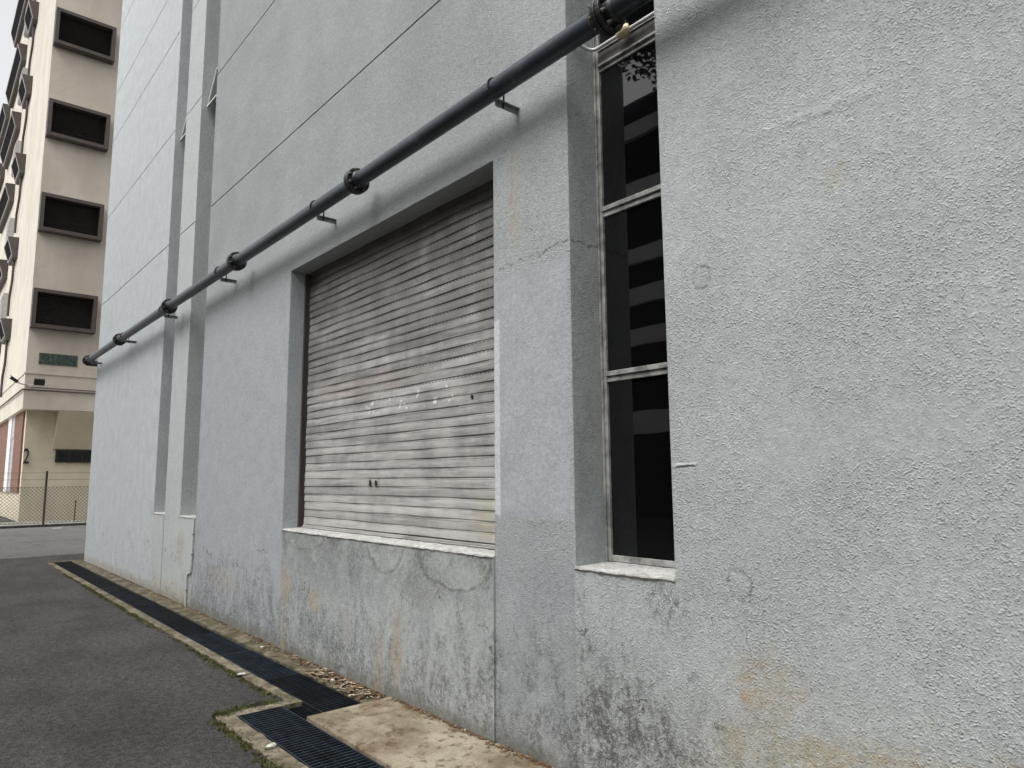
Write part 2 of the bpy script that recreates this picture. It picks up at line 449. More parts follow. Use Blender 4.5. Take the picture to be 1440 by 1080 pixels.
def facade_mat(name, a, b, z0):
    t = NT(name)
    st = t.noise(1, 5, .65, t.scl(t.pos(), (1.2, 1.2, .3)))
    p = t.noise(.8, 5, .6)
    c = t.mix(t.ramp(t.add(t.mul(st, .5), t.mul(p, .5)), .38, .62), a, b)
    nm = t.bump(t.noise(3.5, 5, .6), .5, .04)
    return t.done(c, .85, nm, 0, .2)
M_beige = facade_mat('beige_render', (.54, .475, .395), (.61, .55, .47), 0)
M_cream = facade_mat('cream_render', (.50, .465, .40), (.58, .545, .475), 0)
M_creamgf = facade_mat('yellow_cream_render', (.52, .46, .34), (.60, .54, .42), 0)
M_hood = simple('brown_hood', (.082, .065, .057), .7, 0, .15, 3)
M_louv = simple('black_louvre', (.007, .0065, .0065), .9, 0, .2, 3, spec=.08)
M_louv2 = simple('dark_louvre', (.024, .022, .021), .6, 0, .2, 3)
M_rim = simple('pale_edge', (.42, .40, .39), .6, 0, .1)
M_dark = simple('dark_void', (.004, .004, .004), .9, 0, .1, spec=.05)
M_lilac = simple('lilac_grey_panel', (.36, .35, .38), .7, 0, .1)
M_white = simple('white_paint', (.66, .66, .64), .6, 0, .1)
M_black = simple('black_paint', (.012, .012, .012), .5, 0, .2)
M_gblock = simple('green_glass_block', (.05, .075, .062), .2, 0, .5, 9)
M_grout = simple('block_grout', (.23, .22, .19), .8, 0, .2, 9)
M_grate = simple('grating_steel', (.022, .026, .034), .42, .55, .4, 6, .2, 50)
M_grate2 = simple('newer_grating_steel', (.040, .056, .075), .38, .6, .4, 9, .2, 50)
M_wire = simple('fence_wire', (.17, .165, .15), .6, .2, .2, 20)
M_post = simple('fence_post_paint', (.035, .028, .025), .6, 0, .2, 9)
M_moss = simple('moss_green', (.085, .088, .028), .95, 0, .5, 9, .4)
M_leafd = simple('dead_leaf', (.13, .075, .035), .8, 0, .5, 12)
M_leafp = simple('pale_debris', (.30, .25, .18), .85, 0, .45, 16)
M_stone = simple('broken_mortar', (.52, .50, .45), .9, 0, .25, 20, .5)
M_leaf = simple('tree_leaf', (.04, .07, .022), .6, 0, .4, 3)
M_bark = simple('tree_bark', (.08, .06, .045), .9, 0, .3, 5, .5, 20)
M_oppbody = simple('opposite_dark_wall', (.012, .012, .013), .9, 0, .2, 2, spec=.1)
M_oppband = simple('opposite_grey_band', (.80, .80, .80), .8, 0, .06, 1)
M_mark = simple('worn_road_paint', (.55, .54, .51), .8, 0, .3, 6)
M_yield = simple('small_plant_leaf', (.05, .085, .025), .7, 0, .4, 9)

# ------------------------------------------------------------------ mesh helpers
class MB:
    """collects faces, then links them as one mesh object"""
    def __init__(s): s.v = []; s.f = []; s.mi = []; s.cur = 0; s.sm = []; s.smooth = False
    def face(s, pts):
        i = len(s.v)
        s.v += [tuple(p) for p in pts]
        s.f.append(tuple(range(i, i + len(pts))))
        s.mi.append(s.cur); s.sm.append(s.smooth)
    def grid(s, rows, close=False):
        """rows: equal-length rings of points, quads between them"""
        base = len(s.v); m = len(rows[0])
        for r in rows: s.v += [tuple(p) for p in r]
        for i in range(len(rows) - 1):
            for j in range(m if close else m - 1):
                k = (j + 1) % m
                s.f.append((base + i * m + j, base + i * m + k, base + (i + 1) * m + k, base + (i + 1) * m + j))
                s.mi.append(s.cur); s.sm.append(s.smooth)
    def box(s, x0, x1, y0, y1, z0, z1, M=None):
        p = [Vector((x, y, z)) for z in (z0, z1) for y in (y0, y1) for x in (x0, x1)]
        if M is not None: p = [M @ q for q in p]
        i = len(s.v)
        s.v += [tuple(q) for q in p]
        for f in ((0, 2, 3, 1), (4, 5, 7, 6), (0, 1, 5, 4), (2, 6, 7, 3), (0, 4, 6, 2), (1, 3, 7, 5)):
            s.f.append(tuple(i + k for k in f)); s.mi.append(s.cur); s.sm.append(False)
    def tube(s, pts, r, n=12, caps=True):
        pts = [Vector(p) for p in pts]
        rs = r if isinstance(r, (list, tuple)) else [r] * len(pts)
        rows = []; u = None
        for i, p in enumerate(pts):
            a = pts[max(i - 1, 0)]; b = pts[min(i + 1, len(pts) - 1)]
            d = (b - a).normalized()
            if u is None:
                u = d.orthogonal().normalized()
            else:
                u = (u - d * u.dot(d)).normalized()
            w = d.cross(u)
            rows.append([p + (u * math.cos(t) + w * math.sin(t)) * rs[i] for t in [2 * math.pi * k / n for k in range(n)]])
        keep = s.smooth
        s.smooth = True
        s.grid(rows, True)
        s.smooth = keep
        if caps:
            s.face(rows[0][::-1]); s.face(rows[-1])
    def prism(s, poly, f0, f1):
        """poly: 2D outline; f0/f1 map (u,v) to 3D at both ends"""
        a = [f0(*p) for p in poly]; b = [f1(*p) for p in poly]
        s.face(a[::-1]); s.face(b)
        for i in range(len(poly)):
            j = (i + 1) % len(poly)
            s.face([a[i], a[j], b[j], b[i]])
    def build(s, name, mats, parent=None, bevel=0, fix=True, merge=False):
        me = bpy.data.meshes.new(name)
        me.from_pydata(s.v, [], s.f)
        if not isinstance(mats, (list, tuple)): mats = [mats]
        for m in mats: me.materials.append(m)
        me.polygons.foreach_set('material_index', s.mi)
        me.polygons.foreach_set('use_smooth', s.sm)
        if fix or merge:
            bm = bmesh.new(); bm.from_mesh(me)
            if merge: bmesh.ops.remove_doubles(bm, verts=bm.verts, dist=1e-5)
            if fix: bmesh.ops.recalc_face_normals(bm, faces=bm.faces)
            bm.to_mesh(me); bm.free()
        me.update()
        o = bpy.data.objects.new(name, me)
        COL.objects.link(o)
        if parent is not None: o.parent = parent
        if bevel:
            b = o.modifiers.new('bevel', 'BEVEL')
            b.width = bevel; b.segments = 2; b.limit_method = 'ANGLE'
        return o

def tag(o, label=None, cat=None, group=None, kind=None):
    if label: o['label'] = label
    if cat: o['category'] = cat
    if group: o['group'] = group
    if kind: o['kind'] = kind
    return o

def empty(name, loc, label, cat, group=None):
    o = bpy.data.objects.new(name, None)
    o.empty_display_size = .2
    COL.objects.link(o)
    o.location = loc
    return tag(o, label, cat, group)

def at(o, parent):
    """parent a part whose mesh is in world coordinates"""
    o.parent = parent
    o.matrix_parent_inverse = Matrix.Translation(parent.location).inverted()
    return o

def copy_tree(o, parent=None):
    c = o.copy()
    COL.objects.link(c)
    if parent is not None:
        c.parent = parent
        c.matrix_parent_inverse = o.matrix_parent_inverse.copy()
    for ch in list(o.children):
        copy_tree(ch, c)
    return c

# ------------------------------------------------------------------ ground
def ground():
    xs = [-400, -27.5, -17.0, -15.52, -4.78, 8, 400]
    ys = [-400, 1.62, 2.06, 2.6, 400]
    g, r = MB(), MB()
    for i in range(len(xs) - 1):
        for j in range(len(ys) - 1):
            x0, x1, y0, y1 = xs[i], xs[i + 1], ys[j], ys[j + 1]
            if x0 >= -15.6 and x1 <= -4.7 and j == 2: continue
            if x0 == -4.78 and j in (1, 2): continue
            (r if x1 == -17.0 else g).face([(x0, y0, 0), (x1, y0, 0), (x1, y1, 0), (x0, y1, 0)])
    tag(g.build('ground', M_asph), kind='structure')
    tag(r.build('road', M_road), kind='structure')
    # seam of the driveway: a slightly higher tongue of newer asphalt
    t = MB()
    t.box(-15.52, -4.9, 2.06, 2.6, -.42, -.38)
    t.box(-4.9, 8, 1.62, 2.6, -.42, -.38)
    t.box(-15.52, -4.9, 2.60, 2.64, -.38, -.02)
    t.box(-15.52, -4.78, 2.02, 2.06, -.38, -.012)
    t.box(-4.82, 8, 1.58, 1.62, -.38, -.012)
    tag(t.build('drain_channel', M_trough), kind='structure')
ground()

def jag(a, b, n, amp, seed):
    """points from a to b with small sideways wobble"""
    rr = random.Random(seed)
    a = Vector((*a, 0)); b = Vector((*b, 0))
    d = (b - a).normalized(); q = Vector((-d.y, d.x, 0))
    return [a.lerp(b, k / n) + q * rr.uniform(-amp, amp) * (0 if k in (0, n) else 1) for k in range(n + 1)]

def slab_between(mb, A, B, z, zb):
    """raised strip between two polylines of equal length"""
    for i in range(len(A) - 1):
        a0, a1, b0, b1 = A[i], A[i + 1], B[i], B[i + 1]
        up = lambda p, h: (p.x, p.y, h)
        mb.face([up(a0, z), up(a1, z), up(b1, z), up(b0, z)])
        mb.face([up(a0, zb), up(a1, zb), up(a1, z), up(a0, z)])
        mb.face([up(b0, z), up(b1, z), up(b1, zb), up(b0, zb)])
    for i in (0, -1):
        mb.face([(A[i].x, A[i].y, zb), (A[i].x, A[i].y, z), (B[i].x, B[i].y, z), (B[i].x, B[i].y, zb)])

kb = MB()
slab_between(kb, jag((-15.50, 2.055), (-4.76, 2.055), 120, .014, 1), jag((-15.50, 2.135), (-4.76, 2.135), 90 + 30, .004, 2), .014, -.35)
slab_between(kb, jag((-15.50, 2.6), (-15.50, 2.136), 4, .004, 3), jag((-15.38, 2.6), (-15.38, 2.136), 4, .004, 4), .022, -.35)
slab_between(kb, jag((-4.785, 1.70), (-4.785, 2.135), 12, .010, 5), jag((-4.695, 1.70), (-4.695, 2.135), 12, .004, 6), .016, -.35)
slab_between(kb, jag((-4.79, 1.60), (3, 1.60), 90, .018, 7), jag((-4.79, 1.70), (3, 1.70), 90, .006, 8), .013, -.35)
tag(kb.build('kerb', M_kerb), kind='structure')

sb = MB()
slab_between(sb, jag((-15.38, 2.425), (-4.35, 2.425), 90, .010, 9), jag((-15.38, 2.64), (-4.35, 2.64), 90, .0, 10), .020, -.37)
tag(sb.build('footing_strip', M_strip), kind='structure')

ap = MB()
slab_between(ap, jag((-4.345, 2.005), (3, 2.005), 60, .006, 11), jag((-4.345, 2.64), (3, 2.64), 60, 0, 12), .032, -.35)
tag(ap.build('apron', M_apron, bevel=.006, merge=True), kind='structure')

# ------------------------------------------------------------------ the grey building
factory = empty('factory_building', (-6, 2.61, 0), 'grey roughcast factory block with a roller shutter and narrow tall windows', 'building')
Y0 = 2.61
def facade():
    GW = .007
    grooves = [4.85, 6.60, 8.20, 9.20, 10.65, 12.4, 14.1]
    xs = sorted([-15.3, -10.65, -10.12, -9.43, -8.79, -6.26, -3.22, -2.57, -1.95, 8.0])
    zs = [-.1, 1.045, 3.44] + [q for g in grooves for q in (g - GW, g + GW)] + [18.0]
    zs = sorted(zs)
    def depth(x, z):
        g = any(abs(z - q) < GW for q in grooves)
        d = .012 if g else 0.0
        if -10.65 < x < -10.12 or -9.43 < x < -8.79:
            return .26 if z > 1.045 else -.004 + (0 if not g else 0)
        if -6.26 < x < -3.22:
            if z < 1.045: return -.012
            if z < 3.44: return .24
            return d
        if -3.22 < x < -2.57: return d
        if -2.57 < x < -1.95:
            return .30 if z > 1.045 else -.014
        if x > -1.95: return -.014 + (0 if not g else .012)
        if x < -10.65 and g and 9 < z < 10 and False: return 0
        if -9.43 > x > -10.12: return .004 + d
        return d
    nx, nz = len(xs) - 1, len(zs) - 1
    D = [[Y0 + depth((xs[i] + xs[i + 1]) / 2, (zs[j] + zs[j + 1]) / 2) for j in range(nz)] for i in range(nx)]
    m = MB()
    for i in range(nx):
        for j in range(nz):
            x0, x1, z0, z1, d = xs[i], xs[i + 1], zs[j], zs[j + 1], D[i][j]
            m.face([(x0, d, z0), (x1, d, z0), (x1, d, z1), (x0, d, z1)])
            if i + 1 < nx and abs(D[i + 1][j] - d) > 1e-6:
                e = D[i + 1][j]
                m.face([(x1, d, z0), (x1, e, z0), (x1, e, z1), (x1, d, z1)] if e > d else [(x1, e, z0), (x1, e, z1), (x1, d, z1), (x1, d, z0)][::-1])
            if j + 1 < nz and abs(D[i][j + 1] - d) > 1e-6:
                e = D[i][j + 1]
                m.face([(x0, d, z1), (x1, d, z1), (x1, e, z1), (x0, e, z1)])
    # end walls, back, roof
    yb = 16.0
    m.face([(-15.3, Y0, -.1), (-15.3, Y0, 18), (-15.3, yb, 18), (-15.3, yb, -.1)])
    m.face([(8, Y0, -.1), (8, yb, -.1), (8, yb, 18), (8, Y0, 18)])
    m.face([(-15.3, yb, -.1), (-15.3, yb, 18), (8, yb, 18), (8, yb, -.1)])
    m.face([(-15.3, Y0, 18), (8, Y0, 18), (8, yb, 18), (-15.3, yb, 18)])
    o = m.build('wall', MW, fix=False)
    at(o, factory)
facade()

# sills: lumpy white painted mortar
def sill(x0, x1, y0, y1, z, seed, front):
    rr = random.Random(seed)
    n = int((x1 - x0) / .035)
    rows = []
    for k in range(n + 1):
        x = x0 + (x1 - x0) * k / n
        f = y0 - front * rr.uniform(.4, 1.2)
        zt = z + rr.uniform(-.004, .004)
        lo = z - rr.uniform(.004, .012)
        rows.append([(x, y0 + .02, lo - .03), (x, f, lo), (x, f - .002, zt - .006), (x, f + .012, zt + .004), (x, (y0 + y1) / 2, zt + .008), (x, y1, z + .010)])
    m = MB(); m.smooth = True
    m.grid(rows)
    m.face(rows[0]); m.face(rows[-1])
    return m
at(sill(-6.258, -3.222, Y0 - .012, Y0 + .235, 1.045, 3, .008).build('sill', M_sill), factory)
at(sill(-2.568, -1.952, Y0 - .014, Y0 + .30, 1.045, 4, .010).build('sill', M_sill), factory)
at(sill(-10.648, -10.122, Y0 - .004, Y0 + .25, 1.045, 5, .006).build('sill', M_sill), factory)
at(sill(-9.428, -8.792, Y0 - .004, Y0 + .25, 1.045, 6, .006).build('sill', M_sill), factory)

# --- roller shutter
def shutter():
    P = .068; z0 = 1.085; x0, x1 = -6.20, -3.20
    yb = Y0 + .175
    prof = []
    nsl = 35
    for k in range(nsl):
        zb = z0 + k * P
        for f, dy in ((0.0, .0042), (.028, .0010), (.06, -.0025), (.30, -.0035), (.55, -.003), (.74, -.0012), (.775, .0016), (.81, .0004), (.90, .0008), (.95, .0015), (.978, .0042)):
            prof.append((zb + f * P, dy))
    nx = 24
    rr = random.Random(5)
    ph = [rr.uniform(0, 6.28) for _ in range(nsl)]
    am = [rr.uniform(-.005, .005) for _ in range(nsl)]
    rows = []
    for (zz, dy) in prof:
        k = min(int((zz - z0) / P), nsl - 1)
        row = []
        for i in range(nx + 1):
            x = x0 + (x1 - x0) * i / nx
            sag = .004 * math.sin(3.14 * i / nx) + am[k] * math.sin(6.28 * i / nx * .8 + ph[k])
            row.append((x, yb + dy + .004 * math.sin(i * .9 + k), zz + sag * .8))
        rows.append(row)
    m = MB(); m.smooth = True
    m.grid(rows)
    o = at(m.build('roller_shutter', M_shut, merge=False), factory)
    em = o.modifiers.new('edges', 'EDGE_SPLIT'); em.split_angle = R(38)
    b = MB(); b.box(x0, x1, yb - .012, yb + .012, 1.058, 1.082)
    b.box(x0, x1, yb - .022, yb - .012, 1.058, 1.066)
    q = b.build('bottom_rail', M_shut, bevel=.003); q.parent = o
    q.matrix_parent_inverse = o.matrix_basis.inverted() @ Matrix.Identity(4)
    for gx0, gx1 in ((-6.259, -6.195), (-3.285, -3.221)):
        g = MB()
        g.box(gx0, gx1, yb + .02, yb + .028, 1.06, 3.435)
        if gx0 < -5:
            g.box(gx0, gx0 + .006, yb - .03, yb + .02, 1.06, 3.435)
        else:
            g.box(gx1 - .006, gx1, yb - .03, yb + .02, 1.06, 3.435)
        g.box(gx0, gx1, yb - .036, yb - .030, 1.06, 3.435) if gx0 > -5 else g.box(gx0, gx0 + .02, yb - .036, yb - .030, 1.06, 3.435)
        q = g.build('guide_rail', M_hood); q.parent = o
    for lx in (-4.985, -4.895):
        l = MB()
        ring = [(lx + .013 * math.cos(t), 1.455 + .026 * math.sin(t)) for t in [2 * math.pi * k / 14 for k in range(14)]]
        l.prism(ring, lambda u, v: (u, yb - .012, v), lambda u, v: (u, yb - .006, v))
        q = l.build('lock_slot', M_black); q.parent = o
    # the locking bolt hole near the right edge
    l = MB(); ring = [(-3.66 + .012 * math.cos(t), 2.02 + .014 * math.sin(t)) for t in [2 * math.pi * k / 12 for k in range(12)]]
    l.prism(ring, lambda u, v: (u, yb - .012, v), lambda u, v: (u, yb - .005, v))
    q = l.build('bolt_hole', M_black); q.parent = o
shutter()

# --- tall window
def tall_window():
    yf = Y0 + .215       # front face of the frame
    xl, xr = -2.568, -1.952
    fm = MB()
    def stile(x0, x1, y0, y1): fm.box(x0, x1, y0, y1, 1.056, 17.9)
    stile(xl, xl + .012, yf, yf + .07)
    stile(xl + .014, xl + .034, yf + .010, yf + .07)
    stile(xr - .05, xr, yf, yf + .07)
    cuts = [1.056, 2.03, 2.955, 3.80, 4.78, 5.75, 6.72, 7.7, 9.0, 11, 13, 15, 17.8]
    for k, c in enumerate(cuts):
        if k == 0: fm.box(xl + .035, xr - .051, yf + .01, yf + .07, 1.057, 1.088)
        elif k == 3:
            fm.box(xl + .035, xr - .051, yf + .012, yf + .07, 3.79, 3.812)
            fm.box(xl + .035, xr - .051, yf - .004, yf + .07, 3.815, 3.828)
            fm.cur = 1
            fm.box(xl + .035, xr - .051, yf + .004, yf + .07, 3.830, 3.905)
            fm.cur = 0
            fm.box(xl + .035, xr - .051, yf - .004, yf + .07, 3.907, 3.918)
        else:
            fm.box(xl + .035, xr - .051, yf + .010, yf + .07, c - .030, c - .002)
            fm.box(xl + .035, xr - .051, yf - .002, yf + .07, c, c + .026)
    o = at(fm.build('tall_window', [M_alu, M_alu2], bevel=.002), factory)
    for k in range(len(cuts) - 1):
        p = MB()
        p.box(xl + .036, xr - .052, yf + .024, yf + .030, cuts[k] + (.02 if k != 3 else .115), cuts[k + 1] - .028 if k != 2 else 3.795)
        q = p.build('pane', M_glass); q.parent = o
tall_window()

# --- top-hung windows in the slots
def slot_window(x0, x1):
    fm = MB()
    yf = Y0 + .20
    fm.box(x0 + .004, x0 + .04, yf, yf + .05, 1.06, 17.9)
    fm.box(x1 - .04, x1 - .004, yf, yf + .05, 1.06, 17.9)
    for c in (2.1, 3.2, 4.4, 5.35, 6.42, 7.05, 8.1, 9.3, 10.5, 12, 14, 16):
        fm.box(x0 + .042, x1 - .042, yf, yf + .05, c, c + .04)
    o = at(fm.build('slot_window', M_alu), factory)
    p = MB(); p.box(x0 + .043, x1 - .043, yf + .025, yf + .03, 1.06, 17.9)
    q = p.build('pane', M_glass); q.parent = o
    # open sash, hinged at its top
    a = Vector((0, yf - .03, 7.03)); b = Vector((0, Y0 + .075, 6.44))
    d = (b - a).normalized(); nrm = Vector((0, d.z, -d.y))
    L = (b - a).length
    MM = Matrix(((1, 0, 0, 0), (0, nrm.y, d.y, a.y), (0, nrm.z, d.z, a.z), (0, 0, 0, 1)))
    s = MB()
    w = .028
    s.box(x0 + .03, x0 + .03 + w, -.014, .014, 0, L, MM)
    s.box(x1 - .03 - w, x1 - .03, -.014, .014, 0, L, MM)
    s.box(x0 + .03 + w, x1 - .03 - w, -.014, .014, 0, w, MM)
    s.box(x0 + .03 + w, x1 - .03 - w, -.014, .014, L - w, L, MM)
    q = s.build('open_sash', M_cond); q.parent = o
    g = MB(); g.box(x0 + .03 + w, x1 - .03 - w, -.003, .003, w, L - w, MM)
    q2 = g.build('sash_glass', M_glass); q2.parent = o
slot_window(-10.65, -10.12)
slot_window(-9.43, -8.79)

# --- little cable conduit on the strip by the second slot
cd = empty('cable_conduit', (-8.84, Y0 - .02, 0), 'thin grey cable conduit running down the wall below the far slot window', 'conduit')
t = MB()
t.tube([(-8.80, Y0 - .016, 1.05), (-8.805, Y0 - .016, .46), (-8.825, Y0 - .017, .42), (-8.93, Y0 - .018, .40), (-8.95, Y0 - .018, .36), (-8.955, Y0 - .018, .02)], .010, 8)
at(t.build('tube', M_cond), cd)
for zz in (.85, .62, .2):
    s = MB(); xx = -8.805 if zz > .4 else -8.953
    s.box(xx - .022, xx + .022, Y0 - .028, Y0 - .002, zz, zz + .015)
    at(s.build('clip', M_galv), cd)

# ------------------------------------------------------------------ the pipe
PY, PZ, PR = 2.435, 3.742, .056
fp = empty('wall_pipe', (-6, PY, PZ), 'long dark blue grey flanged pipe running along the grey wall', 'pipe')
t = MB()
t.tube([(2.5, PY, PZ), (-15.36, PY, PZ), (-15.45, PY + .01, PZ), (-15.52, PY + .045, PZ), (-15.55, PY + .11, PZ), (-15.56, PY + .5, PZ), (-15.56, 9, PZ)], PR, 28)
at(t.build('pipe', M_pipe), fp)
def flange_at(x):
    f = MB()
    n = 28
    for (a, b) in ((-.030, -.003), (.003, .030)):
        ring = lambda r, xx: [(xx, PY + r * math.cos(2 * math.pi * k / n), PZ + r * math.sin(2 * math.pi * k / n)) for k in range(n)]
        f.smooth = False
        f.grid([ring(PR - .005, x + a), ring(.094, x + a), ring(.097, x + a + .004), ring(.097, x + b - .004), ring(.094, x + b), ring(PR - .005, x + b)], True)
    ring2 = lambda r, xx: [(xx, PY + r * math.cos(2 * math.pi * k / n), PZ + r * math.sin(2 * math.pi * k / n)) for k in range(n)]
    f.grid([ring2(PR + .001, x - .075), ring2(PR + .012, x - .060), ring2(PR + .014, x - .030)], True)
    f.grid([ring2(PR + .014, x + .030), ring2(PR + .012, x + .060), ring2(PR + .001, x + .075)], True)
    o = at(f.build('flange', M_flange), fp)
    for k in range(8):
        t_ = 2 * math.pi * (k + .5) / 8
        cy, cz = PY + .079 * math.cos(t_), PZ + .079 * math.sin(t_)
        b = MB()
        b.tube([(x + q_, cy, cz) for q_ in (-.045, -.0301, -.030, .030, .0301, .044, .0441, .058)], [.012, .012, .007, .007, .012, .012, .007, .007], 6)
        q = b.build('bolt', M_bolt); q.parent = o
        q.matrix_parent_inverse = Matrix.Identity(4)
for fx in (-2.115, -4.66, -7.25, -9.75, -12.6, -15.20): flange_at(fx)
def bracket_at(x):
    b = MB()
    prof = [(-.013, 0), (.013, 0), (.013, -.004), (-.009, -.004), (-.009, -.036), (-.013, -.036)]   # steel angle out of the wall
    b.prism(prof, lambda u, v: (x + u, PY + .005, PZ - PR - .006 + v), lambda u, v: (x + u, Y0 - .001, PZ - PR - .006 + v))
    o = at(b.build('bracket', M_galv, bevel=.0015), fp)
    u = MB()
    pts = [(x, PY - PR - .004, PZ - .03)] + [(x, PY + (PR + .006) * math.cos(a), PZ + (PR + .006) * math.sin(a)) for a in [math.pi - math.pi * k / 14 for k in range(15)]] + [(x, PY + PR + .006, PZ - PR - .04)]
    u.tube(pts, .006, 8)
    q = u.build('u_bolt', M_flange); q.parent = o
for bx in (-2.98, -5.35, -7.75, -10.0, -12.25, -14.9): bracket_at(bx)

# ------------------------------------------------------------------ pale conduit across the tall window
pc = empty('window_conduit', (-2.2, 2.80, 3.93), 'thin pale conduit crossing the tall window under the pipe', 'conduit')
t = MB()
zc = 3.905
pts = [(-1.955, 2.795, zc), (-2.50, 2.795, zc)]
for k in range(1, 7):
    a = math.pi / 2 * k / 6
    pts.append((-2.50 - .045 * math.sin(a), 2.75 + .045 * math.cos(a), zc))
pts += [(-2.545, 2.66, zc), (-2.548, 2.62, zc + .02), (-2.548, 2.60, zc + .06)]
t.tube(pts, .0105, 10)
at(t.build('tube', M_cond), pc)
s = MB()
s.tube([(-2.335, 2.792, zc - .014), (-2.325, 2.784, zc - .010), (-2.275, 2.780, zc - .002), (-2.262, 2.786, zc)], [.020, .032, .032, .022], 14)
at(s.build('coupling', M_ivory), pc)

# ------------------------------------------------------------------ drain grates
def grate(name, L, Wd, mat, label, loc, tilt=0.0):
    root = empty(name, loc, label, 'grate', 'drain grates along the wall')
    f = MB()
    h = .028
    f.box(0, L, 0, .006, -h, 0); f.box(0, L, Wd - .006, Wd, -h, 0)
    f.box(0, .006, .0061, Wd - .0061, -h, 0); f.box(L - .006, L, .0061, Wd - .0061, -h, 0)
    f.build('frame', mat, root)
    b = MB()
    n = int(L / .0375)
    for k in range(1, n):
        x = L * k / n
        b.box(x - .0035, x + .0035, .0062, Wd - .0062, -h + .002, -.0008)
    k = 1
    m = 4
    for k in range(1, m):
        y = Wd * k / m
        b.tube([(.006, y, -.011), (L - .006, y, -.011)], .004, 6)
    b.build('bars', mat, root)
    root.rotation_euler = (R(random.uniform(-.5, .5)), R(tilt), R(random.uniform(-.25, .25)))
    return root
ordn = ['first', 'second', 'third', 'fourth', 'fifth', 'sixth', 'seventh', 'eighth', 'ninth', 'tenth', 'eleventh']
Lp = 1.0
x = -4.36 - Lp
for k in range(11):
    newer = k in (1, 2)
    lab = 'narrow %s drain grate by the wall, %s counted from the concrete apron' % ('bluish' if newer else 'black', ordn[k])
    grate('drain_grate', Lp - .012, .275, M_grate2 if newer else M_grate, lab, (x, 2.142, .012 + random.uniform(-.003, .003)), random.uniform(-.2, .2))
    x -= Lp
lab2 = ['wide bluish steel drain grate beside the kerb corner and the concrete apron', 'wide bluish steel drain grate continuing past the lower edge along the apron']
grate('drain_grate', 1.30, .290, M_grate2, lab2[0], (-4.69, 1.705, .016))
grate('drain_grate', 1.30, .290, M_grate2, lab2[1], (-3.378, 1.705, .016))

grate('drain_grate', .325, .128, M_grate, 'short black grate piece between the narrow grates and the wide grate', (-4.685, 2.006, -.012))

# ------------------------------------------------------------------ litter, moss, rubble
mo = MB()
rr = random.Random(21)
def tuft(mb, x, y, r, h, n):
    for _ in range(n):
        a = rr.uniform(0, 6.28); d = r * math.sqrt(rr.random())
        px, py = x + d * math.cos(a), y + d * math.sin(a)
        w = rr.uniform(.004, .011); t = rr.uniform(0, 6.28)
        hh = h * rr.uniform(.3, 1)
        dx, dy = w * math.cos(t), w * math.sin(t)
        lx, ly = rr.uniform(-.012, .012), rr.uniform(-.012, .012)
        mb.face([(px - dx, py - dy, .001), (px + dx, py + dy, .001), (px + lx, py + ly, hh)])
for k in range(620):
    x = rr.uniform(-13.5, -4.9)
    dens = .5 + .5 * math.sin(x * 1.9) * math.sin(x * .7 + 1)
    if rr.random() > dens * .95 + .1: continue
    tuft(mo, x, 2.047 + rr.gauss(-.008, .016), .022, .018, 14)
for k in range(110):
    tuft(mo, -4.81 + rr.gauss(0, .03), rr.uniform(1.62, 2.0), .035, .03, 14)
for k in range(60):
    tuft(mo, rr.uniform(-4.7, -3.6), 1.585 + rr.gauss(0, .018), .03, .025, 12)
tag(mo.build('moss', M_moss, fix=False), 'green moss and low weeds growing along the outer edge of the kerb', 'moss', kind='stuff')

db = MB()
def leaf(mb, x, y, z, s):
    t = rr.uniform(0, 6.28); ti = rr.uniform(-.5, .5)
    pts = []
    for u, v in ((-1, 0), (-.3, .38), (.5, .3), (1, 0), (.5, -.3), (-.3, -.38)):
        X = u * math.cos(t) - v * math.sin(t); Y = u * math.sin(t) + v * math.cos(t)
        pts.append((x + X * s, y + Y * s, z + abs(v) * s * .5 + u * s * ti * .4 + s * .25))
    mb.face(pts)
for k in range(900):
    x = -4.3 - abs(rr.gauss(0, 1.1)) if rr.random() < .55 else rr.uniform(-12, -4.3)
    y = 2.60 - abs(rr.gauss(0, .055))
    if y < 2.43: continue
    db.cur = 1 if rr.random() < .16 else 0
    leaf(db, x, y, .022, rr.uniform(.007, .024))
for k in range(700):
    x = rr.uniform(-4.3, -2.6); y = 2.605 - abs(rr.gauss(0, .022))
    db.cur = 1 if rr.random() < .15 else 0
    leaf(db, x, y, .034, rr.uniform(.005, .016))
for k in range(900):
    db.cur = 0
    leaf(db, rr.uniform(-14.5, -4.4), 2.612 - abs(rr.gauss(0, .012)), .020, rr.uniform(.006, .018))
for k in range(160):
    db.cur = 1 if rr.random() < .5 else 0
    leaf(db, rr.uniform(-5.3, -4.32), rr.uniform(2.40, 2.58), .026, rr.uniform(.01, .035))
tag(db.build('leaf_litter', [M_leafd, M_leafp], fix=False), 'dead leaves and crumbs gathered along the foot of the grey wall', 'litter', kind='stuff')

def stone(x, y, z, s, label, name='rubble', seed=0, grp=None):
    q = random.Random(seed)
    bm = bmesh.new()
    bmesh.ops.create_icosphere(bm, subdivisions=1, radius=1)
    for v in bm.verts:
        k = 1 + .30 * math.sin(v.co.x * 3 + seed) * math.cos(v.co.y * 2.7 + seed * 2) + q.uniform(-.26, .26)
        v.co = Vector((v.co.x * k * s[0], v.co.y * k * s[1], max(v.co.z, -.5) * k * s[2]))
    me = bpy.data.meshes.new(name); bm.to_mesh(me); bm.free()
    me.materials.append(M_stone)
    o = bpy.data.objects.new(name, me); COL.objects.link(o)
    o.location = (x, y, z + s[2] * .45); o.rotation_euler = (0, 0, q.uniform(0, 6))
    return tag(o, label, 'rubble', grp)
stone(-4.03, 1.655, .016, (.042, .024, .016), 'flat white chip of mortar lying on the kerb beside the wide grate', 'mortar_chip', 3)
stone(-4.97, 2.49, .018, (.030, .022, .018), 'small pale stone in the leaf litter beside the narrow grate, nearest the apron', 'stone', 5)
